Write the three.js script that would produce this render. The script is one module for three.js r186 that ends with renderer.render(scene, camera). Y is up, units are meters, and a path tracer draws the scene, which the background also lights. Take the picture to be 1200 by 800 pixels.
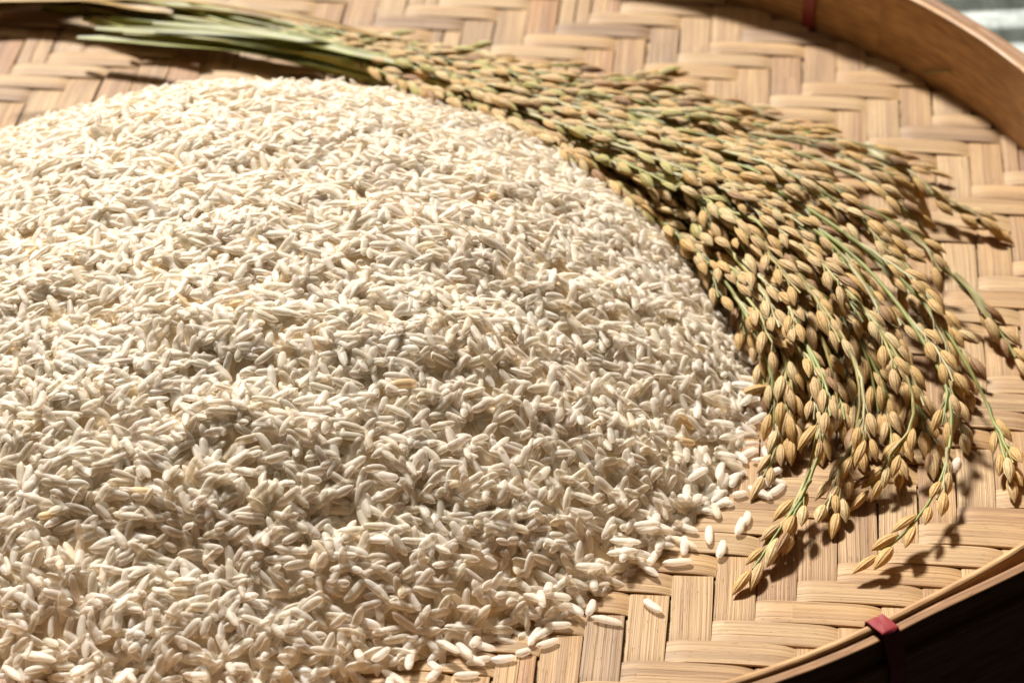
import * as THREE from 'three';
import { RectAreaLightUniformsLib } from 'three/addons/lights/RectAreaLightUniformsLib.js';
import { mergeGeometries } from 'three/addons/utils/BufferGeometryUtils.js';
import { ImprovedNoise } from 'three/addons/math/ImprovedNoise.js';

// ---------- camera, light, exposure (metres; the tray's centre is the origin) ----------
const scene = new THREE.Scene();
const camera = new THREE.PerspectiveCamera(13.01, 1024 / 682, 0.05, 30);
camera.position.set(0.0502, 0.4700, 0.7515);
camera.rotation.set(-32.886 * Math.PI / 180, 0, 0);
camera.focus = 0.775;
camera.userData.fStop = 19;
scene.add(camera);

const AMBIENT = 0.008;
scene.background = new THREE.Color().setRGB(AMBIENT, AMBIENT * 0.93, AMBIENT * 0.84);
const sun = new THREE.DirectionalLight(new THREE.Color().setRGB(1, 0.965, 0.90), 4.1);
sun.name = 'sun';
sun.position.set(-0.283, 0.719, -0.635).multiplyScalar(2);
sun.castShadow = true;
sun.shadow.radius = 14;
sun.shadow.mapSize.set(4096, 4096);
Object.assign(sun.shadow.camera, { left: -0.4, right: 0.4, top: 0.4, bottom: -0.4, near: 0.5, far: 4 });
scene.add(sun, sun.target);
RectAreaLightUniformsLib.init();
const softLight = new THREE.RectAreaLight(new THREE.Color().setRGB(1, 0.78, 0.54), 1.1, 0.5, 0.5);
softLight.name = 'overhead_soft_light';
softLight.position.set(-0.15, 1.0, -0.38);
softLight.lookAt(-0.02, 0, 0);
scene.add(softLight);

const renderer = new THREE.WebGLRenderer({ antialias: true });
renderer.setSize(1024, 682);
renderer.toneMapping = THREE.LinearToneMapping;
renderer.toneMappingExposure = 1.95;
renderer.shadowMap.enabled = true;

// ---------- helpers (shapes are drawn in millimetres and scaled to metres) ----------
const MM = 0.001, { sin, cos, abs, min, max, PI, hypot, floor, sqrt, tanh, pow, exp } = Math;
let seed = 20240611;
const rnd = () => { seed = (seed + 0x6d2b79f5) | 0; let t = Math.imul(seed ^ (seed >>> 15), 1 | seed); t = (t + Math.imul(t ^ (t >>> 7), 61 | t)) ^ t; return ((t ^ (t >>> 14)) >>> 0) / 4294967296; };
const rr = (a, b) => a + (b - a) * rnd();
const gauss = () => (rnd() + rnd() + rnd() + rnd() - 2) * 1.22;
const pick = (list) => list[min(list.length - 1, floor(rnd() * list.length))];
const clamp = (x, a, b) => min(b, max(a, x));
const smooth = (a, b, x) => { const t = clamp((x - a) / (b - a), 0, 1); return t * t * (3 - 2 * t); };
const lerp = (a, b, t) => a + (b - a) * t;
const perlin = new ImprovedNoise();
const noise = (x, y, z = 0) => perlin.noise(x + 31.7, y + 17.3, z + 5.1);
const V = (x, y, z) => new THREE.Vector3(x, y, z);

const taken = new Map();
function numbered(name) {
  const n = taken.get(name) ?? 0;
  taken.set(name, n + 1);
  return n ? name + '_' + String(n).padStart(3, '0') : name;
}
function tag(o, label, category, group, kind) {
  if (label) o.userData.label = label;
  if (category) o.userData.category = category;
  if (group) o.userData.group = group;
  if (kind) o.userData.kind = kind;
  return o;
}
function part(name, geometry, material, parent) {
  const m = new THREE.Mesh(geometry, material);
  m.name = name; m.castShadow = m.receiveShadow = true;
  parent.add(m);
  return m;
}
function thing(name, label, category, group, kind) {
  const g = new THREE.Group();
  g.name = numbered(name);
  scene.add(g);
  return tag(g, label, category, group, kind);
}
// a geometry out of sheets: each sheet is a grid of [x, y, z, u, v] rows with normals of its own
class Sheets {
  constructor() { this.p = []; this.t = []; this.i = []; }
  grid(rows, closed = false) {
    const base = this.p.length / 3, w = rows[0].length;
    for (const r of rows) for (const q of r) { this.p.push(q[0] * MM, q[1] * MM, q[2] * MM); this.t.push(q[3] ?? 0, q[4] ?? 0); }
    for (let a = 0; a + 1 < rows.length; a++) for (let b = 0; b < w - (closed ? 0 : 1); b++) {
      const c = (b + 1) % w, i0 = base + a * w + b, i1 = base + a * w + c, j0 = i0 + w, j1 = i1 + w;
      this.i.push(i0, j0, i1, i1, j0, j1);
    }
    return this;
  }
  build() {
    const g = new THREE.BufferGeometry();
    g.setAttribute('position', new THREE.Float32BufferAttribute(this.p, 3));
    g.setAttribute('uv', new THREE.Float32BufferAttribute(this.t, 2));
    g.setIndex(this.i);
    g.computeVertexNormals();
    return g;
  }
}
// tapering tube along points (mm), radius a function of t
function tube(points, radius, sides = 6, flat = 1) {
  const rows = [], T = V(0, 0, 0), N = V(0, 0, 0), B = V(0, 0, 0);
  let along = 0;
  for (let k = 0; k < points.length; k++) {
    T.subVectors(points[min(k + 1, points.length - 1)], points[max(k - 1, 0)]).normalize();
    N.crossVectors(T, V(0, 1, 0)).normalize(); B.crossVectors(N, T);
    if (k) along += points[k].distanceTo(points[k - 1]);
    const r = radius(k / (points.length - 1)), row = [];
    for (let s = 0; s <= sides; s++) {
      const a = s / sides * 2 * PI, x = cos(a) * r, y = sin(a) * r * flat, P = points[k];
      row.push([P.x + N.x * x + B.x * y, P.y + N.y * x + B.y * y, P.z + N.z * x + B.z * y, s / sides * 0.3, along / 60]);
    }
    rows.push(row);
  }
  const g = new Sheets().grid(rows).build();
  return g;
}

// ---------- textures ----------
function texture(w, h, fn, srgb) {
  const d = new Uint8Array(w * h * 4);
  for (let y = 0; y < h; y++) for (let x = 0; x < w; x++) {
    const c = fn(x, y), o = (y * w + x) * 4;
    d[o] = clamp(c[0], 0, 1) * 255; d[o + 1] = clamp(c[1], 0, 1) * 255; d[o + 2] = clamp(c[2], 0, 1) * 255; d[o + 3] = 255;
  }
  const t = new THREE.DataTexture(d, w, h);
  t.wrapS = t.wrapT = THREE.RepeatWrapping; t.magFilter = THREE.LinearFilter; t.minFilter = THREE.LinearMipmapLinearFilter; t.generateMipmaps = true;
  if (srgb) t.colorSpace = THREE.SRGBColorSpace;
  t.needsUpdate = true;
  return t;
}
// split bamboo: long fibres along v, fine dark vascular lines, a few flecks and stains
function bambooFibre(w, h, s0) {
  const line = [], dark = [];
  for (let x = 0; x < w; x++) {
    line.push(0.5 * noise(x * 0.23, s0) + 0.5 * noise(x * 0.09, s0 + 9) + 0.55 * noise(x * 0.025, s0 + 20));
    dark.push(0);
  }
  for (let x = 0; x < w; x++) if (rnd() < 0.07) { const d = rr(0.35, 1.1), n = pick([1, 2, 2, 3]); for (let k = 0; k < n; k++) dark[(x + k) % w] = max(dark[(x + k) % w], d); }
  const f = new Float32Array(w * h);
  for (let y = 0; y < h; y++) {
    const drift = 5 * noise(y * 0.004, s0 + 3) + 1.2 * noise(y * 0.02, s0 + 4);
    for (let x = 0; x < w; x++) {
      const q = x + drift, i = ((floor(q) % w) + w) % w, j = (i + 1) % w, e = q - floor(q);
      let v = 0.68 + 0.36 * lerp(line[i], line[j], e);
      v += 0.10 * noise(x * 0.30, y * 0.012, s0 + 7) + 0.17 * noise(x * 0.012, y * 0.005, s0 + 11);
      v -= dark[i] * 0.30 * smooth(-0.15, 0.25, noise(i * 3.1, y * 0.011, s0 + 2));
      if (noise(x * 0.35, y * 0.05, s0 + 40) > 0.56) v -= 0.22;
      f[y * w + x] = v;
    }
  }
  return f;
}
const FW = 512, FH = 1024, fibre = bambooFibre(FW, FH, 1);
const ramp = (v, lo, hi) => lo.map((a, k) => lerp(a, hi[k], clamp(v, 0, 1)));
const fibreMap = texture(FW, FH, (x, y) => ramp(fibre[y * FW + x] * 1.1, [0.50, 0.40, 0.31], [1, 0.985, 0.95]), true);
const fibreBump = texture(FW, FH, (x, y) => { const v = fibre[y * FW + x]; return [v, v, v]; });
const rimFibre = bambooFibre(256, 1024, 60);
const rimMap = texture(256, 1024, (x, y) => {
  const v = rimFibre[y * 256 + x] * 0.8 + 0.2 + 0.25 * noise(x * 0.05, y * 0.02, 3);
  return ramp(v, [0.52, 0.41, 0.32], [1, 0.96, 0.9]);
}, true);
const rimBump = texture(256, 1024, (x, y) => { const v = rimFibre[y * 256 + x]; return [v, v, v]; });
const huskMap = texture(128, 128, (x, y) => {
  const ridge = 0.5 + 0.5 * cos(x / 128 * 2 * PI * 9), v = 0.72 + 0.17 * ridge + 0.26 * noise(x * 0.25, y * 0.05, 9) + 0.15 * noise(x * 0.06, y * 0.06, 2) + 0.12 * (y / 128 - 0.4);
  return ramp(v, [0.52, 0.42, 0.30], [1, 0.98, 0.94]);
}, true);
const huskBump = texture(128, 128, (x, y) => { const v = 0.5 + 0.35 * cos(x / 128 * 2 * PI * 9) + 0.35 * noise(x * 0.4, y * 0.4, 1); return [v, v, v]; });
const stalkMap = texture(64, 512, (x, y) => {
  const v = 0.75 + 0.22 * cos(x / 64 * 2 * PI * 6) * 0.6 + 0.3 * noise(x * 0.3, y * 0.01, 4) + 0.3 * noise(x * 0.03, y * 0.02, 8);
  return ramp(v, [0.60, 0.50, 0.30], [1, 0.99, 0.92]);
}, true);

// ---------- materials ----------
const std = (r, g, b, roughness, extra = {}) => new THREE.MeshStandardMaterial({ color: new THREE.Color().setRGB(r, g, b), roughness, ...extra });
const phys = (r, g, b, roughness, extra = {}) => new THREE.MeshPhysicalMaterial({ color: new THREE.Color().setRGB(r, g, b), roughness, ...extra });
const strip = (r, g, b) => std(r, g, b, 0.62, { map: fibreMap, bumpMap: fibreBump, bumpScale: 0.00032 });
const STRIPS = [strip(0.50, 0.335, 0.17), strip(0.48, 0.305, 0.145), strip(0.53, 0.37, 0.20), strip(0.45, 0.285, 0.14), strip(0.505, 0.325, 0.155)];
const STRIPS_DARK = [strip(0.43, 0.235, 0.10), strip(0.42, 0.255, 0.125), strip(0.37, 0.24, 0.13)];
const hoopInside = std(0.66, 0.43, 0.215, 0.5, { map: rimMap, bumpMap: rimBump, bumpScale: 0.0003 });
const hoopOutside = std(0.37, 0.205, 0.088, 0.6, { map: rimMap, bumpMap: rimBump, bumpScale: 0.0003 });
const redTape = phys(0.30, 0.035, 0.04, 0.36, { clearcoat: 0.4, clearcoatRoughness: 0.25 });
const riceLook = { transmission: 0.2, thickness: 0, ior: 1.45, specularIntensity: 0.9, transparent: true, opacity: 0.55 };
const RICE = phys(0.985, 0.905, 0.775, 0.5, riceLook);
const RICE_CORE = std(0.93, 0.76, 0.52, 0.9);
const husk = (r, g, b) => std(r, g, b, 0.62, { map: huskMap, bumpMap: huskBump, bumpScale: 0.00018 });
const HUSK = { tan: husk(0.63, 0.445, 0.215), gold: husk(0.65, 0.43, 0.16), pale: husk(0.68, 0.53, 0.28), green: husk(0.48, 0.44, 0.15), brown: husk(0.36, 0.20, 0.08), pinkish: husk(0.57, 0.35, 0.16) };
const stalk = (r, g, b) => std(r, g, b, 0.55, { map: stalkMap });
const STALK = [stalk(0.35, 0.36, 0.085), stalk(0.22, 0.24, 0.05), stalk(0.44, 0.41, 0.15), stalk(0.36, 0.30, 0.07), stalk(0.30, 0.36, 0.10)];
const LEAF = { yellow: stalk(0.422, 0.258, 0.0544), green: stalk(0.27, 0.285, 0.05), white: stalk(0.50, 0.47, 0.28) };

// ---------- the surface underneath: a pale corrugated sheet that ends before the tray's near edge ----------
{
  const turn = 0.10, rows = [], back = [];
  for (let v = -640; v <= 60; v += 0.8) {
    const y = -15.2 + 2.6 * tanh(2.2 * cos(v / 26 * 2 * PI)) / tanh(2.2), row = [], low = [];
    for (let u = -460; u <= 620; u += 90) {
      const x = u * cos(turn) + v * sin(turn), z = -u * sin(turn) + v * cos(turn), e = 0.25 * noise(u * 0.02, v * 0.02);
      row.push([x, y + e, z, u / 100, v / 100]); low.push([x, y + e - 0.8, z, u / 100, v / 100]);
    }
    rows.push(row); back.push(low.slice().reverse());
  }
  const dirt = texture(256, 256, (x, y) => { const v = 0.93 + 0.14 * noise(x * 0.05, y * 0.05, 2) + 0.12 * noise(x * 0.2, y * 0.2, 5); return [v * 0.97, v, v * 0.985]; }, true);
  const g = new Sheets().grid(rows).grid(back).build();
  const m = new THREE.Mesh(g, std(0.60, 0.62, 0.61, 0.4, { map: dirt }));
  m.name = 'corrugated_sheet'; m.castShadow = m.receiveShadow = true;
  tag(m, 'pale grey ribbed sheet seen past the upper right rim of the tray', 'sheet', null, 'structure');
  scene.add(m);
}

// ---------- the tray: twill of bamboo strips inside two bent hoops ----------
const R = 230.6, PITCH_U = 10.6, PITCH_V = 9.1, U0 = 150.9, V0 = -131.8, TURN = 5 * PI / 180;
const flatten = (c) => 0.78 * tanh(3.4 * c) + 0.22 * c;
const weftHeight = (u, k) => 0.95 * flatten(cos(PI / 3 * ((u - U0) / PITCH_U - k)));
const warpHeight = (i, v) => -0.72 * flatten(cos(PI / 3 * (i - (v - V0) / PITCH_V)));
const toTray = (u, v) => [u * cos(TURN) + v * sin(TURN), u * sin(TURN) - v * cos(TURN)];
const weaveTop = (x, z) => {
  const u = x * cos(TURN) + z * sin(TURN), v = x * sin(TURN) - z * cos(TURN), i = Math.round((u - U0) / PITCH_U), k = Math.round((v - V0) / PITCH_V);
  return 0.45 + max(weftHeight(u, k), warpHeight(i, v));
};
// the tray is not quite round: it bulges at the right front, where the inner hoop stands off the outer one
const bulge = (x, z) => { const a = Math.atan2(z, x); return smooth(0.92, 0.60, a) * smooth(0.02, 0.40, a); };
const nearSide = (x, z) => { const a = Math.atan2(z, x); return smooth(0.1, 0.5, a) * smooth(2.6, 2.0, a); };
const tray = thing('bamboo_tray', 'round woven bamboo winnowing tray holding white rice and rice ears', 'tray');
function weave(along, centre, width, height, index) {
  // along: 'u' for a weft strip lying across, 'v' for a warp strip running away
  const half = sqrt(max(0, (R + 0.8) ** 2 - centre * centre));
  if (half < 12) return;
  const end = (sg) => { const [x, z] = along === 'u' ? toTray(sg * half, centre) : toTray(centre, sg * half); return sg * sqrt((R + 0.8 + 4.5 * bulge(x, z) + 3 * nearSide(x, z)) ** 2 - centre * centre); }, a0 = end(-1), a1 = end(1);
  const rows = [], sides = [[], []], under = [], steps = Math.ceil((a1 - a0) / 1.5), skew = rr(-0.0022, 0.0022), tone = rr(0, 4), shift = rr(0, 10), flip = rnd() < 0.5 ? 1 : -1;
  const profile = along === 'u' ? [[-0.5, -0.22], [-0.44, -0.05], [-0.2, 0.04], [0.05, 0.07], [0.25, 0.03], [0.45, -0.06], [0.5, -0.22]] : [[-0.5, -0.12], [-0.45, -0.02], [-0.15, 0.02], [0.2, 0.01], [0.45, -0.02], [0.5, -0.12]];
  for (let s = 0; s <= steps; s++) {
    const a = lerp(a0, a1, s / steps), wob = 0.35 * noise(a * 0.02, index * 3.3, along === 'u' ? 1 : 2), wd = width * (1 + 0.035 * noise(a * 0.035, index * 7.7, 4));
    const y0 = height(a), tilt = 0.10 * noise(a * 0.03, index * 2.3, 8);
    const at = (e, dy) => {
      const c = centre + skew * a + wob + e * wd, [x, z] = along === 'u' ? toTray(a, c) : toTray(c, a);
      return [x, y0 + dy + tilt * e * 2, z, (tone + flip * e * width / 40), (a + shift * 50) / 190];
    };
    const row = profile.map(([e, dy]) => at(e, dy + 0.4));
    rows.push(along === 'u' ? row : row.reverse());
    const l = at(-0.5, 0.18), l2 = at(-0.5, -0.4), r = at(0.5, 0.18), r2 = at(0.5, -0.4);
    if (along === 'u') { sides[0].push([l2, l]); sides[1].push([r, r2]); under.push([r2, l2]); } else { sides[0].push([l, l2]); sides[1].push([r2, r]); under.push([l2, r2]); }
  }
  const g = new Sheets().grid(rows.map((r) => r.slice().reverse())).grid(sides[0].map((r) => r.slice().reverse())).grid(sides[1].map((r) => r.slice().reverse())).grid(under.map((r) => r.slice().reverse())).build();
  part('bamboo_strip', g, rnd() < (along === 'v' ? 0.2 : 0.07) ? pick(STRIPS_DARK) : along === 'u' ? pick([STRIPS[0], STRIPS[2], STRIPS[2], STRIPS[4]]) : pick(STRIPS), tray);
}
for (let k = -12; k <= 42; k++) {
  const c = V0 + k * PITCH_V;
  if (abs(c) < R - 2) weave('u', c, PITCH_V - rr(0.1, 0.7), (u) => weftHeight(u, k), k);
}
for (let i = -38; i <= 8; i++) {
  const c = U0 + i * PITCH_U;
  if (abs(c) > R - 2) continue;
  const w = PITCH_U - rr(0.15, 0.9);
  if (rnd() < 0.24) {
    const cut = rr(0.34, 0.6);
    weave('v', c - w / 2 + w * cut / 2, w * cut - 0.2, (v) => warpHeight(i, v) + 0.03, i + 100);
    weave('v', c + w / 2 - w * (1 - cut) / 2, w * (1 - cut) - 0.2, (v) => warpHeight(i, v), i + 200);
  } else weave('v', c, w, (v) => warpHeight(i, v), i);
}
// a bent band: r0..r1, y0..y1, rounded edges
function hoop(name, r0, r1, y0, y1, material, inset = 0, wave = 0, low = false) {
  const c = 0.5, section = [[r0, y0], [r0, (y0 + y1) / 2], [r0, y1 - c], [r0 + c * 0.35, y1 - c * 0.3], [r0 + c, y1], [(r0 + r1) / 2, y1 + 0.12], [r1 - c, y1], [r1 - c * 0.35, y1 - c * 0.3], [r1, y1 - c], [r1, (y0 + y1) / 2], [r1, y0], [r0, y0]];
  let len = 0;
  const uv = section.map((p, i) => (len += i ? hypot(p[0] - section[i - 1][0], p[1] - section[i - 1][1]) : 0));
  const rows = [];
  for (let s = 0; s <= 480; s++) {
    const a = s / 480 * 2 * PI, d = inset * bulge(cos(a), sin(a)) + 3 * nearSide(cos(a), sin(a)) + wave * noise(cos(a) * 6, sin(a) * 6, r0), up = 0.5 * noise(cos(a) * 3, sin(a) * 3, r1) - (low ? 7 * nearSide(cos(a), sin(a)) : 0);
    rows.push(section.map(([r, y], i) => [(r + d) * cos(a), y + (y > 5 ? up : 0), (r + d) * sin(a), uv[i] / 26, a * 230 / 160]));
  }
  part(name, new Sheets().grid(rows.map((r) => r.slice().reverse())).build(), material, tray);
}
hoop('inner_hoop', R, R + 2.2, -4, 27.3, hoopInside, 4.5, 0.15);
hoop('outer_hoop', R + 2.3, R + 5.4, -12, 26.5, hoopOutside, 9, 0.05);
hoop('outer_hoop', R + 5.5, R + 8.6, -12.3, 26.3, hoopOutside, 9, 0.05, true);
{ // a plain mat under the weave closes the gaps between the strips
  const rows = [[], []];
  for (let s = 0; s <= 96; s++) { const a = s / 96 * 2 * PI, r = R + 1.5 + 3 * nearSide(cos(a), sin(a)); rows[0].push([0, -2.6, 0, 0, 0]); rows[1].push([r * cos(a), -2.6, r * sin(a), cos(a), sin(a)]); }
  part('under_mat', new Sheets().grid(rows.map((r) => r.slice().reverse())).build(), std(0.28, 0.17, 0.08, 0.9), tray);
}
// red tape loops round the rim
function binding(angle, width) {
  const w = 0.7, d = 3 * nearSide(cos(angle), sin(angle)), low = 7 * nearSide(cos(angle), sin(angle)), y0 = -13, y1 = 28.3, r0 = R + d - 0.9, r1 = R + d + 9.4, path = [];
  const knee = [[r1, y0], [r1, y1 - 1.6 - low], [r1 - 0.6, y1 - 0.8 - low], [R + d + 6, y1 - 0.9], [R + d + 5, y1 - 0.1], [r0 + 0.9, y1], [r0 + 0.2, y1 - 0.5], [r0, y1 - 1.4], [r0, y0], [r1, y0]];
  for (let k = 0; k + 1 < knee.length; k++) for (let s = 0; s < 3; s++) path.push([lerp(knee[k][0], knee[k + 1][0], s / 3), lerp(knee[k][1], knee[k + 1][1], s / 3)]);
  path.push(path[0]);
  const ring = (grow) => path.map(([r, y], i) => {
    const row = [];
    for (let k = 0; k <= 6; k++) {
      const t = (k / 6 - 0.5) * width, wr = 0.25 * noise(i * 0.7, k * 0.9, angle * 5), cxr = (r0 + r1) / 2, cyr = (y0 + y1) / 2;
      const rr_ = r + Math.sign(r - cxr) * (grow + wr), yy = y + Math.sign(y - cyr) * (grow + wr) , ca = cos(angle), sa = sin(angle);
      row.push([rr_ * ca - t * sa, yy, rr_ * sa + t * ca, k / 6, i / 10]);
    }
    return row;
  });
  const outer = ring(0), inner = ring(-w);
  part('red_binding', new Sheets().grid(outer).grid(inner.map((r) => r.slice().reverse())).build(), redTape, tray);
}
binding(54.2 * PI / 180, 5.2);
binding(-48.6 * PI / 180, 5);

// ---------- the heap of rice ----------
const dents = [[-43, 47, 16, 9, 4.2], [-72, 44, 14, 8, 3], [36, 67, 26, 9, 4.2], [22, 139, 22, 10, 4.5], [-39, 153, 24, 10, 4.5], [75, 77, 22, 10, 2.5], [-25, 108, 20, 8, 2.5], [59, 118, 20, 9, 3.2], [-6, 164, 18, 8, 3], [-60, 100, 18, 8, 2.5]];
function heapHeight(x, z, rough = true) {
  const r = hypot((x + 26) / 147, (z - 33) / 155);
  if (r >= 1) return 0;
  let y = 56 * pow(1 - pow(r, 2.4), 1.04);
  if (rough) {
    const fade = smooth(1, 0.8, r);
    for (const [dx, dz, a, b, d] of dents) y -= 0.6 * fade * d * exp(-(((x - dx) / a) ** 2 + ((z - dz) / b) ** 2));
    y += fade * (2.2 * noise(x / 42, z / 22, 3) + 1.4 * noise(x / 17, z / 12, 7));
  }
  return y;
}
// a grain: long, slightly bent and flattened, one end blunt or broken
function grainGeometry(len, wid, thk, bend, blunt, broken) {
  const rows = [], nr = 10, ns = 8;
  for (let k = 0; k <= nr; k++) {
    const t = k / nr, s = t * 2 - 1;
    let r = pow(max(0, 1 - pow(abs(s), 3.5)), 0.5) * (1 - 0.10 * s);
    if (s < 0) r *= 1 - blunt * 0.3 * smooth(-0.2, -1, s);
    if (broken && s > 0.8) r = max(r, 0.62 * (s > 0.97 ? 0.05 : 1));
    const row = [];
    for (let q = 0; q < ns; q++) {
      const a = q / ns * 2 * PI, cx = Math.sign(cos(a)) * pow(abs(cos(a)), 0.85), sx = Math.sign(sin(a)) * pow(abs(sin(a)), 0.85);
      row.push([s * len / 2, sx * thk / 2 * r, cx * wid / 2 * r + bend * (1 - s * s) + (s < -0.6 ? blunt * 0.35 * (s + 0.6) : 0), t, q / ns]);
    }
    rows.push(row);
  }
  return new Sheets().grid(rows, true).build();
}
const GRAINS = [grainGeometry(8.0, 2.4, 1.5, 0.15, 0.8), grainGeometry(7.4, 2.5, 1.55, 0.3, 0.3), grainGeometry(8.5, 2.3, 1.45, -0.2, 1), grainGeometry(6.9, 2.4, 1.5, 0.05, 0.5), grainGeometry(4.4, 2.4, 1.5, 0.05, 0.4, true), grainGeometry(6.6, 2.3, 1.5, 0.3, 0.6, true)];
const grainPick = () => { const x = rnd(); return x < 0.24 ? 0 : x < 0.46 ? 1 : x < 0.66 ? 2 : x < 0.82 ? 3 : x < 0.89 ? 4 : 5; };
const grainTone = (c) => {
  const x = rnd();
  if (x < 0.004) return c.setRGB(0.96, 0.78, 0.50);
  if (x < 0.035) return c.setRGB(1.0, 0.94, 0.82);
  if (x < 0.17) return c.setRGB(1.03, 1.05, 1.08);
  const v = rr(0.92, 1.03);
  return c.setRGB(v, v * rr(0.97, 0.998), v * rr(0.93, 1.0));
};
const placed = [];
{
  const X = V(0, 0, 0), Y = V(0, 0, 0), Z = V(0, 0, 0), M = new THREE.Matrix4();
  for (let n = 0; n < 21000; n++) {
    const r = sqrt(rnd()) * 1.0, a = rr(0, 2 * PI), x = -26 + 147 * r * cos(a), z = 33 + 155 * r * sin(a);
    if (z < -60 && rnd() < 0.5) continue;
    const layer = rnd(), depth = layer < 0.55 ? rr(-0.6, 1.0) : rr(1, 4.2), y = heapHeight(x, z) - depth;
    if (y < 0.6) continue;
    const e = 2.5, N = V(heapHeight(x - e, z) - heapHeight(x + e, z), 2 * e, heapHeight(x, z - e) - heapHeight(x, z + e)).normalize();
    const d = V(gauss(), gauss() * 0.25, gauss());
    Y.copy(N); X.copy(d).addScaledVector(N, -d.dot(N)).normalize();
    const tilt = gauss() * 0.40;
    X.multiplyScalar(cos(tilt)).addScaledVector(N, sin(tilt)); Z.crossVectors(X, Y).normalize(); Y.crossVectors(Z, X);
    const roll = gauss() * 0.5, Y2 = Y.clone().multiplyScalar(cos(roll)).addScaledVector(Z, sin(roll)); Z.crossVectors(X, Y2);
    const s = rr(0.88, 1.08);
    M.makeBasis(X.clone().multiplyScalar(s), Y2.multiplyScalar(s), Z.clone().multiplyScalar(s)).setPosition(x * MM, y * MM, z * MM);
    placed.push({ m: M.clone(), kind: grainPick(), depth, x, y, z, near: z * 0.84 + y * 0.54, color: grainTone(new THREE.Color()).clone() });
  }
}
const RICE_TONES = [RICE, phys(0.98, 0.945, 0.89, 0.48, riceLook), phys(0.95, 0.87, 0.75, 0.55, riceLook), phys(0.92, 0.80, 0.62, 0.6, riceLook)];
const riceTone = () => { const x = rnd(); return x < 0.6 ? RICE_TONES[0] : x < 0.66 ? RICE_TONES[1] : x < 0.95 ? RICE_TONES[2] : RICE_TONES[3]; };
// the grains that show largest, low on the near slope, are things of their own
const front = placed.filter((g) => g.depth < 0.35 && g.z > 110 && g.x > -112 && g.x < 95).sort((a, b) => b.near - a.near).slice(0, 150);
const single = new Set(front);
{
  const heap = thing('rice_heap', 'broad domed heap of loose white polished rice poured on the tray', 'rice', null, 'stuff');
  const rows = [];
  for (let k = 0; k <= 40; k++) {
    const row = [];
    for (let q = 0; q < 96; q++) {
      const a = q / 96 * 2 * PI, r = k / 40 * 0.985, x = -26 + 147 * r * cos(a), z = 33 + 155 * r * sin(a);
      row.push([x, max(0.2, heapHeight(x, z) - 2.8), z, q / 96, r]);
    }
    rows.push(row);
  }
  part('packed_rice', new Sheets().grid(rows.map((r) => r.slice().reverse()), true).build(), RICE_CORE, heap);
  for (let kind = 0; kind < GRAINS.length; kind++) {
    const list = placed.filter((g) => g.kind === kind && !single.has(g)), im = new THREE.InstancedMesh(GRAINS[kind], RICE, list.length);
    list.forEach((g, i) => { im.setMatrixAt(i, g.m); im.setColorAt(i, g.color); });
    im.name = kind === 4 ? 'broken_rice' : 'heaped_rice'; im.castShadow = im.receiveShadow = true;
    tag(im, null, null, null, 'stuff');
    heap.add(im);
  }
}
const grainProto = [];
function riceGrain(kind, matrix, material, label, group) {
  const m = grainProto[kind] ? grainProto[kind].clone() : (grainProto[kind] = new THREE.Mesh(GRAINS[kind], material));
  m.name = numbered('rice_grain'); m.material = material; m.castShadow = m.receiveShadow = true;
  m.userData = {};
  matrix.decompose(m.position, m.quaternion, m.scale);
  scene.add(m);
  return tag(m, label, 'rice grain', group);
}
for (const g of front) riceGrain(g.kind, g.m, riceTone(), 'white rice grain lying on the lowest near slope of the rice heap', 'rice grains on the near foot of the heap');
// grains that rolled off the heap onto the weave
function looseGrain(x, z, label, group, angle = rr(0, 2 * PI), lift = 0) {
  const M = new THREE.Matrix4().makeRotationFromEuler(new THREE.Euler(0, angle, gauss() * 0.06, 'YXZ')), kind = rnd() < 0.3 ? pick([4, 5]) : grainPick();
  M.setPosition(x * MM, (weaveTop(x, z) + 0.95 + lift) * MM, z * MM);
  return riceGrain(kind, M, riceTone(), label, group);
}
const LOOSE = 'loose rice grains spilled on the woven floor', LOOSE_LABEL = 'loose white rice grain on bare weave at the foot of the heap';
for (const [x, z, a] of [[88, 128, 1.4], [95, 126, 1.5], [93, 133, 0.1], [74, 157, -0.3], [100, 110, 0.4], [106, 106, 0.9], [111, 103, 0.3], [120, 97, -0.2], [119, 87, 0.1], [110, 95, 0.7], [77, 131, 1.2], [80, 125, 0.2], [72, 143, 0.1], [59, 166, 0.5], [53, 169, 0.5], [42, 173, 0.4], [105, 104, 1.1], [70, 152, 1.3], [56, 163, 1.2], [48, 172, 0.2], [39, 178, 0.1], [62, 159, 0.1], [31, 178, 1.1], [23, 174, 1.4]]) looseGrain(x, z, LOOSE_LABEL, LOOSE, a);
looseGrain(86, 151, 'stubby white rice grain alone on the weave, farthest from the heap towards the near rim', null, -0.9);
looseGrain(170, 89, 'white rice grain lying alone against a hanging husk, right of the bundle', null, 1.1);
looseGrain(121, 101, 'short clear rice grain under the purple-brown husk at the tip of an ear', null, 0.9);
looseGrain(-74, 171, 'white rice grain with its shadow below it at the near left foot of the heap', null, -0.35);
for (let n = 0; n < 150; n++) {
  const a = rr(-0.1, 2.0), r = 0.955 + abs(gauss()) * 0.05, x = -26 + 147 * r * cos(a), z = 33 + 155 * r * sin(a);
  if (n < 88) looseGrain(x, z, LOOSE_LABEL, LOOSE, undefined, heapHeight(x, z, false) + rr(0, 0.8));
}

for (let n = 0; n < 30; n++) {
  const a = rr(0.12, 0.62), r = rr(0.99, 1.08), x = -26 + 147 * r * cos(a), z = 33 + 155 * r * sin(a);
  looseGrain(x, z, LOOSE_LABEL, LOOSE);
}

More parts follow.
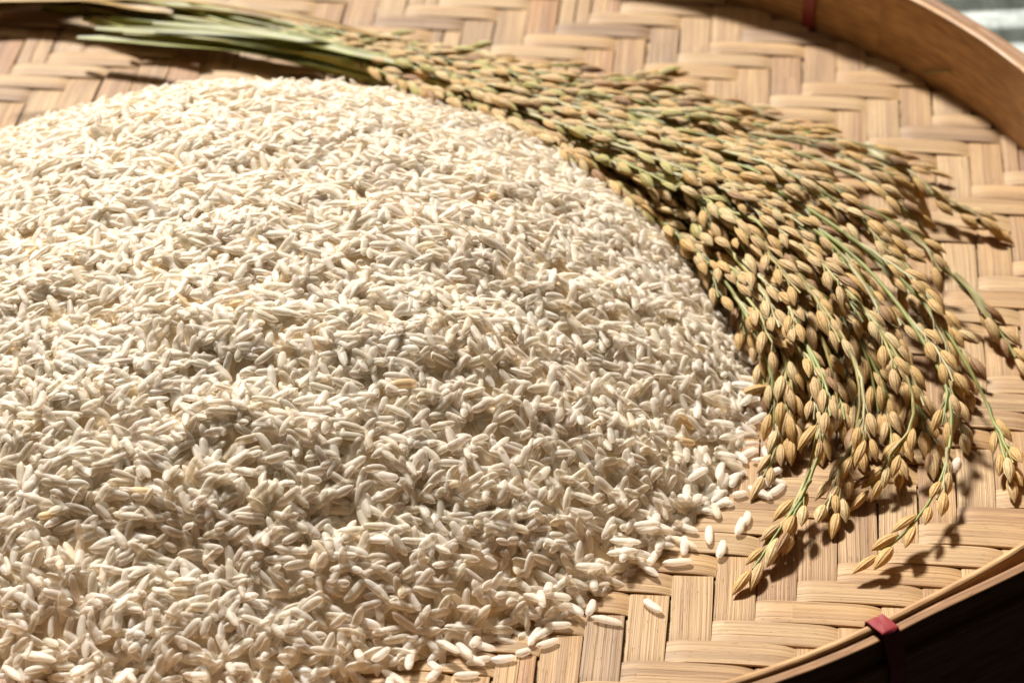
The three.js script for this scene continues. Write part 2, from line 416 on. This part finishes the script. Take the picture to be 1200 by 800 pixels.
// ---------- the bundle of rice ears ----------
function huskGeometry(len, wid, thk, bend, open) {
  const rows = [], nr = 12, ns = 12;
  for (let k = 0; k <= nr; k++) {
    const t = k / nr, row = [];
    let r = pow(sin(PI * pow(clamp(t, 0.001, 0.999), 0.95)), 0.74);
    r *= t < 0.08 ? 0.75 : 1;
    r *= 1 - 0.30 * smooth(0.62, 1, t);
    for (let q = 0; q < ns; q++) {
      const a = q / ns * 2 * PI, ridge = 1 + 0.055 * cos(a * 4) - 0.10 * exp(-(((a - 1.2) / 0.22) ** 2));
      row.push([t * len, sin(a) * thk / 2 * r * ridge + bend * sin(PI * t) * 0.5, cos(a) * wid / 2 * r * ridge + open * t * t, q / ns, t]);
    }
    rows.push(row);
  }
  rows.forEach((r) => r.push(r[0].slice(0, 3).concat([1, r[0][4]])));
  return new Sheets().grid(rows).build();
}
const HUSKS = [huskGeometry(9.7, 3.2, 2.4, 0.5, 0.2), huskGeometry(9.0, 3.1, 2.4, 0.2, -0.2), huskGeometry(10.4, 3.0, 2.2, 0.7, 0.4), huskGeometry(8.6, 2.6, 1.6, 0.9, 0)];
const huskTone = (t, back) => {
  const x = rnd();
  if (back && x < 0.24) return HUSK.green;
  if (x < 0.40) return HUSK.tan;
  if (x < 0.62) return t > 0.7 ? HUSK.gold : HUSK.tan;
  if (x < 0.78) return HUSK.pale;
  if (x < 0.86) return HUSK.gold;
  return x < 0.92 ? HUSK.brown : HUSK.gold;
};
const lift = (p, clear) => { p.y = max(p.y, heapHeight(p.x, p.z) + clear, weaveTop(p.x, p.z) + clear * 0.6); return p; };
const NT = 160;
function ricePanicle(points, label, group, opt = {}) {
  const o = { from: 0.29, spread: 7, branches: 9, reach: [26, 40], tipGrains: 6, tone: null, leaf: null, ...opt };
  const g = thing('rice_ear', label, 'rice ear', group), pts = points.map((p) => V(...p));
  g.position.copy(pts[0]).multiplyScalar(MM);
  const local = (geo) => geo.translate(-g.position.x, -g.position.y, -g.position.z);
  const curve = new THREE.CatmullRomCurve3(pts, false, 'centripetal'), L = curve.getLength(), stalkLook = pick(STALK);
  const at = (t) => { // beyond its end the spine goes on, drooping
    if (t <= 1) return curve.getPointAt(clamp(t, 0, 1));
    const T = curve.getTangentAt(1), e = (t - 1) * L;
    return curve.getPointAt(1).addScaledVector(T, e);
  };
  const side = (t) => { const T = curve.getTangentAt(clamp(t, 0, 1)); return V(-T.z, 0, T.x).normalize(); };
  const spine = [];
  for (let k = 0; k <= 60; k++) spine.push(lift(at(k / 60 * 0.985), 0.9));
  part('stem', local(tube(spine, (t) => lerp(1.2, 0.4, pow(t, 0.7)), 7)), stalkLook, g);
  const seat = (P, dir, t, tone) => {
    const X = dir.clone().normalize(), up = V(gauss() * 0.6, 1, gauss() * 0.6), Z = V(0, 0, 0).crossVectors(X, up).normalize(), Y = V(0, 0, 0).crossVectors(Z, X), s = rr(0.88, 1.06);
    const tip = P.clone().addScaledVector(X, 8), low = min(P.y, tip.y), need = max(heapHeight(P.x, P.z), heapHeight(tip.x, tip.z), weaveTop(P.x, P.z)) + 1.2;
    if (low < need) P.y += need - low;
    const m = part('husk', pick(HUSKS), tone ?? huskTone(t, P.x < 112 && P.z < -5), g);
    const M = new THREE.Matrix4().makeBasis(X.multiplyScalar(s), Y.multiplyScalar(s), Z.multiplyScalar(s)).setPosition(P.clone().multiplyScalar(MM).sub(g.position));
    M.decompose(m.position, m.quaternion, m.scale);
  };
  for (let b = 0; b < o.branches; b++) {
    const t0 = lerp(o.from, 0.90, (b + rr(-0.3, 0.3)) / (o.branches - 1 || 1)), sgn = b % 2 ? 1 : -1, taper = lerp(1, 0.45, smooth(0.5, 0.95, t0));
    const bare = rnd() < 0.42 ? rr(14, 26) : rr(5, 9);
    let len = (rr(...o.reach) + (bare > 10 ? 16 : 0)) * lerp(1, 0.7, smooth(0.6, 0.95, t0));
    len = min(len, (1.0 - t0) * L + 6);
    const off = sgn * o.spread * taper * rr(0.35, 1), rise = (bare > 10 ? rr(1, 5) : rr(-3.5, 3.5)) * taper, kink = rr(0, 50), line = [];
    const pos = (s) => { const t = t0 + s / L, k = smooth(0, 1, s / len); return lift(at(t).addScaledVector(side(t), off * k).add(V(0.9 * noise(s * 0.16, kink), rise * k + 0.8 * noise(s * 0.13, kink, 5), 0.9 * noise(s * 0.15, kink, 9))), 1.2); };
    for (let k = 0; k <= 10; k++) line.push(pos(len * k / 10));
    const twigs = [tube(line, (t) => lerp(0.62, 0.3, t), 5)];
    let flip = 1;
    for (let s = bare; s <= len; s += rr(4.1, 5.3)) {
      const P = pos(s), T = pos(s + 2).sub(pos(s - 2)).normalize(), S = V(-T.z, 0, T.x).normalize();
      flip = -flip;
      const out = flip * rr(0.05, 0.30), d = T.clone().addScaledVector(S, out).add(V(0, gauss() * 0.12 - 0.05, 0));
      const foot = pos(max(0, s - 3.2));
      P.addScaledVector(S, flip * 1.1);
      twigs.push(tube([foot, foot.clone().lerp(P, 0.5).add(V(0, 0.3, 0)), P.clone().addScaledVector(d, 0.5)], () => 0.27, 4));
      seat(P, d, t0 + s / L, o.tone && rnd() < 0.75 ? HUSK[o.tone] : null);
    }
    part('branch', local(mergeGeometries(twigs)), rnd() < 0.5 ? LEAF.white : stalkLook, g);
  }
  for (let k = 0; k < o.tipGrains; k++) {
    const t = 1 - (o.tipGrains - 1 - k) * 4.6 / L - 5 / L, P = lift(at(t), 1.2), T = curve.getTangentAt(clamp(t, 0, 1)), S = V(-T.z, 0, T.x).normalize(), f = k === o.tipGrains - 1 ? 0 : k % 2 ? 1 : -1;
    seat(P.addScaledVector(S, f * 0.8), T.clone().addScaledVector(S, f * 0.22), t, o.tone && rnd() < 0.8 ? HUSK[o.tone] : null);
  }
  for (const leaf of o.leaves ?? []) blade('leaf', leaf.points, leaf.width, LEAF[leaf.look], g);
  return g;
}
// a leaf blade with a fold along its middle
function blade(name, points, width, material, g) {
  const c = new THREE.CatmullRomCurve3(points.map((p) => V(...p))), top = [], low = [];
  for (let k = 0; k <= 40; k++) {
    const t = k / 40, P = c.getPointAt(t), T = c.getTangentAt(t), S = V(-T.z, 0, T.x).normalize(), w = width * pow(sin(PI * lerp(0.06, 0.985, t)), 0.55), roll = 0.5 * noise(t * 3, width, points[0][0]);
    const a = [], b = [];
    for (let q = -2; q <= 2; q++) {
      const e = q / 2 * w / 2, y = abs(q) * 0.16 * w * 0.5 + e * roll;
      a.push([P.x + S.x * e, P.y + y + 0.12, P.z + S.z * e, q / 4 + 0.5, t * c.getLength() / 60]);
      b.push([P.x + S.x * e, P.y + y - 0.12, P.z + S.z * e, q / 4 + 0.5, t * c.getLength() / 60]);
    }
    top.push(a.slice().reverse()); low.push(b);
  }
  part(name, new Sheets().grid(top).grid(low).build().translate(-g.position.x, -g.position.y, -g.position.z), material, g);
}
const NAMED_SPINES = [
  [[-77, 9, -182], [-37, 11, -161], [-1, 14, -141], [33, 15, -123], [64, 11, -121], [85, 8, -122], [106, 5, -131]],
  [[-85, 10, -175], [-36, 12, -154], [2, 16, -128], [50, 18, -107], [99, 16, -97], [142, 11, -84], [168, 7, -71], [185, 4, -65]],
  [[-87, 9, -173], [-36, 12, -150], [6, 18, -119], [61, 22, -93], [109, 20, -75], [151, 17, -63], [171, 12, -53], [183, 8, -41], [199, 3, -30]],
  [[-81, 10, -167], [-35, 13, -145], [6, 20, -112], [61, 24, -83], [108, 24, -55], [142, 22, -29], [168, 18, -5], [181, 12, 14], [190, 6, 27], [195, 3, 44]],
  [[-84, 9, -166], [-36, 12, -146], [9, 20, -110], [64, 24, -77], [114, 25, -36], [149, 24, 7], [167, 19, 34], [177, 13, 58], [182, 7, 74], [184, 3, 102]],
  [[-86, 9, -164], [-35, 12, -144], [9, 19, -109], [66, 23, -73], [117, 25, -26], [148, 25, 18], [163, 21, 53], [169, 16, 79], [165, 10, 103], [154, 8, 125], [141, 5, 138]],
  [[-90, 8, -168], [-35, 11, -145], [9, 16, -111], [64, 20, -73], [111, 24, -26], [138, 25, 23], [154, 22, 58], [159, 15, 82], [151, 8, 98], [142, 3, 108]],
  [[-93, 8, -166], [-36, 10, -144], [9, 15, -111], [61, 20, -69], [106, 23, -21], [130, 25, 27], [143, 22, 63], [144, 17, 84], [139, 8, 100], [135, 3, 118]],
  [[-92, 7, -165], [-35, 9, -142], [9, 14, -112], [58, 18, -70], [101, 20, -23], [121, 23, 19], [131, 22, 58], [134, 17, 89], [128, 10, 110], [118, 6, 128], [109, 2, 143]],
  [[-81, 8, -153], [-36, 9, -144], [9, 13, -111], [56, 17, -69], [99, 19, -21], [118, 22, 23], [130, 20, 61], [133, 17, 84], [129, 10, 103], [123, 6, 117], [117, 4, 134]],
  [[-80, 5, -156], [-36, 7, -145], [0, 9, -123], [28, 14, -92], [63, 16, -53], [91, 17, -19], [109, 17, 12], [118, 17, 45], [123, 12, 65], [123, 6, 81], [116, 2, 101]],
  [[-84, 6, -165], [-36, 8, -146], [6, 10, -115], [39, 15, -81], [76, 17, -37], [107, 18, 6], [122, 18, 40], [127, 14, 64], [126, 4, 87]],
];
const FILL_SPINES = [
  [[-97, 5, -172], [-36, 7, -144], [8, 7, -119], [61, 13, -60], [101, 14, -13], [110, 14, 5], [115, 9, 17], [116, 2, 28]],
  [[-88, 6, -176], [-36, 8, -148], [8, 8, -120], [61, 14, -63], [102, 16, -17], [114, 16, 13], [120, 10, 39], [121, 3, 61]],
  [[-90, 6, -176], [-36, 8, -146], [8, 6, -126], [61, 11, -73], [104, 12, -28], [121, 12, 8], [129, 7, 42], [130, 2, 74]],
  [[-97, 7, -173], [-36, 9, -148], [8, 8, -125], [61, 14, -72], [104, 15, -29], [124, 15, 13], [132, 9, 52], [134, 2, 86]],
  [[-90, 7, -170], [-36, 9, -146], [8, 12, -119], [61, 18, -66], [104, 19, -25], [127, 19, 15], [138, 14, 51], [141, 3, 78]],
  [[-80, 7, -176], [-36, 9, -148], [8, 8, -127], [61, 14, -78], [106, 15, -36], [132, 15, 9], [143, 9, 51], [145, 2, 89]],
  [[-85, 7, -176], [-36, 10, -154], [8, 13, -120], [61, 19, -70], [106, 20, -31], [135, 20, 11], [148, 15, 48], [152, 4, 75]],
  [[-80, 7, -177], [-36, 10, -152], [8, 7, -131], [61, 13, -85], [107, 14, -46], [138, 14, 5], [152, 9, 54], [154, 2, 97]],
  [[-81, 8, -173], [-36, 10, -150], [9, 17, -114], [61, 23, -69], [107, 25, -31], [140, 25, 7], [155, 18, 39], [160, 5, 59]],
  [[-84, 8, -182], [-36, 10, -148], [8, 12, -124], [61, 18, -78], [107, 19, -41], [143, 19, 6], [159, 14, 49], [163, 3, 82]],
  [[-93, 8, -182], [-36, 11, -149], [8, 8, -133], [61, 14, -89], [109, 15, -52], [146, 15, 0], [162, 9, 48], [164, 2, 91]],
  [[-81, 8, -180], [-36, 11, -149], [8, 8, -133], [61, 14, -91], [109, 16, -54], [151, 16, -4], [170, 10, 41], [174, 2, 82]],
  [[-93, 8, -172], [-36, 12, -149], [8, 16, -121], [61, 22, -79], [109, 24, -45], [149, 24, -8], [167, 17, 23], [174, 4, 43]],
  [[-94, 9, -171], [-36, 12, -150], [8, 10, -132], [61, 17, -92], [110, 18, -58], [153, 18, -14], [172, 12, 27], [178, 3, 60]],
  [[-85, 9, -171], [-36, 12, -152], [8, 18, -118], [61, 24, -79], [109, 26, -45], [142, 26, -17], [159, 19, 2], [165, 5, 10]],
  [[-83, 9, -172], [-36, 13, -156], [8, 15, -127], [61, 21, -90], [111, 23, -59], [149, 23, -36], [168, 17, -20], [176, 4, -15]],
  [[-82, 9, -181], [-36, 13, -152], [8, 10, -137], [61, 17, -101], [113, 18, -72], [150, 18, -55], [169, 12, -46], [177, 3, -42]],
  [[-96, 10, -176], [-36, 14, -155], [7, 7, -144], [61, 13, -113], [114, 14, -84], [145, 14, -72], [162, 9, -67], [168, 2, -63]],
  [[-82, 7, -175], [-36, 9, -148], [9, 17, -109], [61, 23, -57], [104, 25, -16], [111, 25, -1], [115, 18, 5], [118, 5, 1]],
  [[-91, 8, -172], [-36, 10, -153], [9, 19, -110], [61, 25, -65], [106, 27, -27], [118, 27, -12], [124, 19, -7], [128, 5, -13]],
  [[-95, 9, -173], [-36, 12, -149], [8, 17, -120], [61, 23, -80], [109, 25, -47], [118, 25, -41], [123, 18, -47], [126, 5, -64]],
  [[-86, 6, -162], [-36, 8, -151], [8, 10, -117], [52, 18, -61], [92, 15, -17]],
  [[-83, 9, -184], [-36, 13, -147], [8, 14, -129], [52, 22, -97], [94, 18, -75]],
  [[-86, 7, -172], [-36, 10, -145], [9, 19, -109], [61, 25, -62], [106, 27, -23], [131, 27, 9], [143, 19, 33], [148, 5, 46]],
  [[-82, 7, -167], [-36, 9, -154], [9, 18, -108], [61, 24, -58], [104, 26, -17], [122, 26, 11], [131, 19, 31], [135, 5, 41]],
  [[-93, 8, -183], [-36, 11, -154], [8, 14, -123], [43, 22, -101], [77, 18, -87]],
  [[-94, 7, -166], [-36, 9, -153], [8, 5, -132], [61, 9, -86], [106, 10, -45], [130, 10, -9], [140, 6, 26], [142, 2, 59]],
  [[-93, 8, -174], [-36, 10, -146], [8, 6, -134], [61, 11, -91], [108, 12, -53], [137, 12, -18], [151, 7, 15], [154, 2, 46]],
  [[-79, 9, -174], [-36, 12, -154], [7, 7, -140], [61, 13, -103], [112, 14, -70], [137, 14, -55], [150, 9, -46], [155, 2, -39]],
  [[-87, 5, -163], [-36, 6, -151], [8, 6, -120], [61, 10, -61], [100, 11, -12], [112, 11, 10], [118, 7, 28], [120, 2, 46]],
  [[-85, 5, -169], [-36, 6, -146], [8, 6, -119], [61, 11, -60], [100, 12, -11], [109, 12, 0], [114, 7, 6], [116, 2, 11]],
  [[-85, 5, -164], [-36, 6, -146], [8, 7, -118], [58, 13, -58], [104, 10, -7]],
];
const SLIM = { spread: 3.6, branches: 7, reach: [20, 30], from: 0.45 };
const NAMED = [
  ['rice ear lying along the back edge of the bundle with orange husks at its tip', { spread: 2.2, branches: 5, reach: [16, 24], from: 0.4, tone: null, leaves: [{ look: 'yellow', width: 9, points: [[-142, 9, -170], [-117, 11, -178], [-93, 12, -172], [-65, 13, -160]] }, { look: 'green', width: 10, points: [[-138, 11, -174], [-115, 12, -184], [-84, 13, -174], [-57, 13, -162]] }, { look: 'green', width: 7, points: [[-112, 6, -177], [-96, 7, -170], [-77, 8, -159], [-53, 9, -146]] }, { look: 'yellow', width: 9, points: [[-134, 8, -174], [-108, 9, -175], [-84, 9, -169], [-59, 10, -157]] }, { look: 'yellow', width: 5, points: [[-124, 30, -134], [-68, 28, -140], [-34, 27, -134], [-11, 25, -128], [8, 22, -124]] }] }],
  ['long thin rice ear with narrow brown husks along the outer back edge of the bundle', { ...SLIM, spread: 3, tone: 'pinkish', branches: 9, leaves: [{ look: 'green', width: 5, points: [[-90, 12, -150], [-50, 15, -139], [-10, 18, -120], [30, 22, -98]] }] }],
  ['rice ear on a pale green stem reaching farthest out towards the far right rim', { ...SLIM, tone: 'gold', from: 0.62, branches: 5, leaves: [{ look: 'white', width: 3.2, points: [[161, 13, -70], [164, 12, -63], [167, 9, -54], [170, 5, -50]] }] }],
  ['rice ear with a short green leaf bending over the bare weave at the right', { ...SLIM, from: 0.5, spread: 5, leaves: [{ look: 'white', width: 2.6, points: [[179, 14, 10], [184, 11, 17], [189, 6, 27]] }] }],
  ['rice ear hanging farthest down the right side in a single row of golden husks', { ...SLIM, from: 0.4, tone: 'gold' }],
  ['rice ear curling towards the heap, its orange tip shadowing the weave', { ...SLIM, from: 0.4, spread: 4.5, tone: 'gold' }],
  ['short curved rice ear with two pinkish husks at its tip over the weave', { leaves: [{ look: 'green', width: 6, points: [[-96, 10, -147], [-60, 12, -139], [-25, 14, -125], [12, 17, -103]] }], from: 0.36, spread: 6, branches: 10 }],
  ['rice ear ending in two bleached pale husks one above the other', { leaves: [{ look: 'green', width: 4, points: [[-70, 16, -146], [-40, 18, -136], [-8, 20, -120], [24, 23, -98]] }], from: 0.36, spread: 6, branches: 10 }],
  ['rice ear whose tip reaches nearest to the front rim of the tray', { ...SLIM, from: 0.42, branches: 9, spread: 4.5 }],
  ['second lowest rice ear, its greenish stem cut off bluntly behind the heap', { ...SLIM, from: 0.42, branches: 9, spread: 4.5 }],
  ['rice ear along the edge of the white heap ending in one purple brown husk', { from: 0.4, spread: 4.5, branches: 9 }],
  ['rice ear beside the heap on the side of the bundle touching the white rice', { from: 0.38, spread: 6, branches: 10 }],
];
NAMED_SPINES.forEach((p, i) => ricePanicle(p, NAMED[i][0], null, NAMED[i][1]));
const FILL_LABELS = {
  fringe: ['ripe rice ear in the fringe of tips hanging towards the near rim', 'rice ears in the hanging fringe of the bundle'],
  flank: ['ripe rice ear along the outer side of the bundle facing the far rim', 'rice ears on the outer side of the bundle'],
  back: ['short greenish rice ear near the stems, behind the white heap', 'short rice ears at the stem end of the bundle'],
  middle: ['ripe tan rice ear buried in the thick middle of the bundle', 'rice ears packed in the middle of the bundle'],
};
const FILL_KIND = { 0: ['ripe rice ear lying against the right flank of the white heap'], 1: ['rice ear whose tip touches the right foot of the white heap'] };
for (const i of [2, 3, 4, 5, 6, 7, 9, 10, 11, 13]) FILL_KIND[i] = FILL_LABELS.fringe;
for (const i of [12, 15, 16, 17, 28]) FILL_KIND[i] = FILL_LABELS.flank;
for (const i of [29, 30, 31]) FILL_KIND[i] = ['low rice ear squeezed between the bundle and the right slope of the heap', 'low rice ears along the edge of the heap'];
for (const i of [18, 19, 20, 21, 22, 25]) FILL_KIND[i] = FILL_LABELS.back;
FILL_SPINES.forEach((p, i) => { const [label, group] = FILL_KIND[i] ?? FILL_LABELS.middle; ricePanicle(p, label, group, { from: 0.28, spread: FILL_KIND[i] === FILL_LABELS.flank || i > 28 ? 4.5 : 6.5, branches: 11 }); });
// a stray husk on the edge of the heap and a straw fibre stuck to the rim
{
  const m = new THREE.Mesh(HUSKS[0], HUSK.gold);
  m.name = 'stray_husk'; m.castShadow = m.receiveShadow = true;
  m.position.set(0.1135, (heapHeight(117, 58) + 3.5) * MM, 0.0600); m.rotation.set(0.3, 0.35, 0);
  scene.add(tag(m, 'single unhulled golden husk lying on the edge of the white rice', 'husk'));
  const pts = [];
  for (let k = 0; k <= 12; k++) { const t = k / 12, a = lerp(-35.6, -32.4, t) * PI / 180, r = R - 0.7 - 0.8 * sin(PI * t); pts.push(V(r * cos(a), lerp(4, 10.5, t), r * sin(a))); }
  const f = new THREE.Mesh(tube(pts, () => 0.42, 5), LEAF.white);
  f.name = 'straw_fibre'; f.castShadow = f.receiveShadow = true;
  scene.add(tag(f, 'thin pale straw fibre stuck to the inner wall of the far rim', 'straw'));
}
renderer.render(scene, camera);
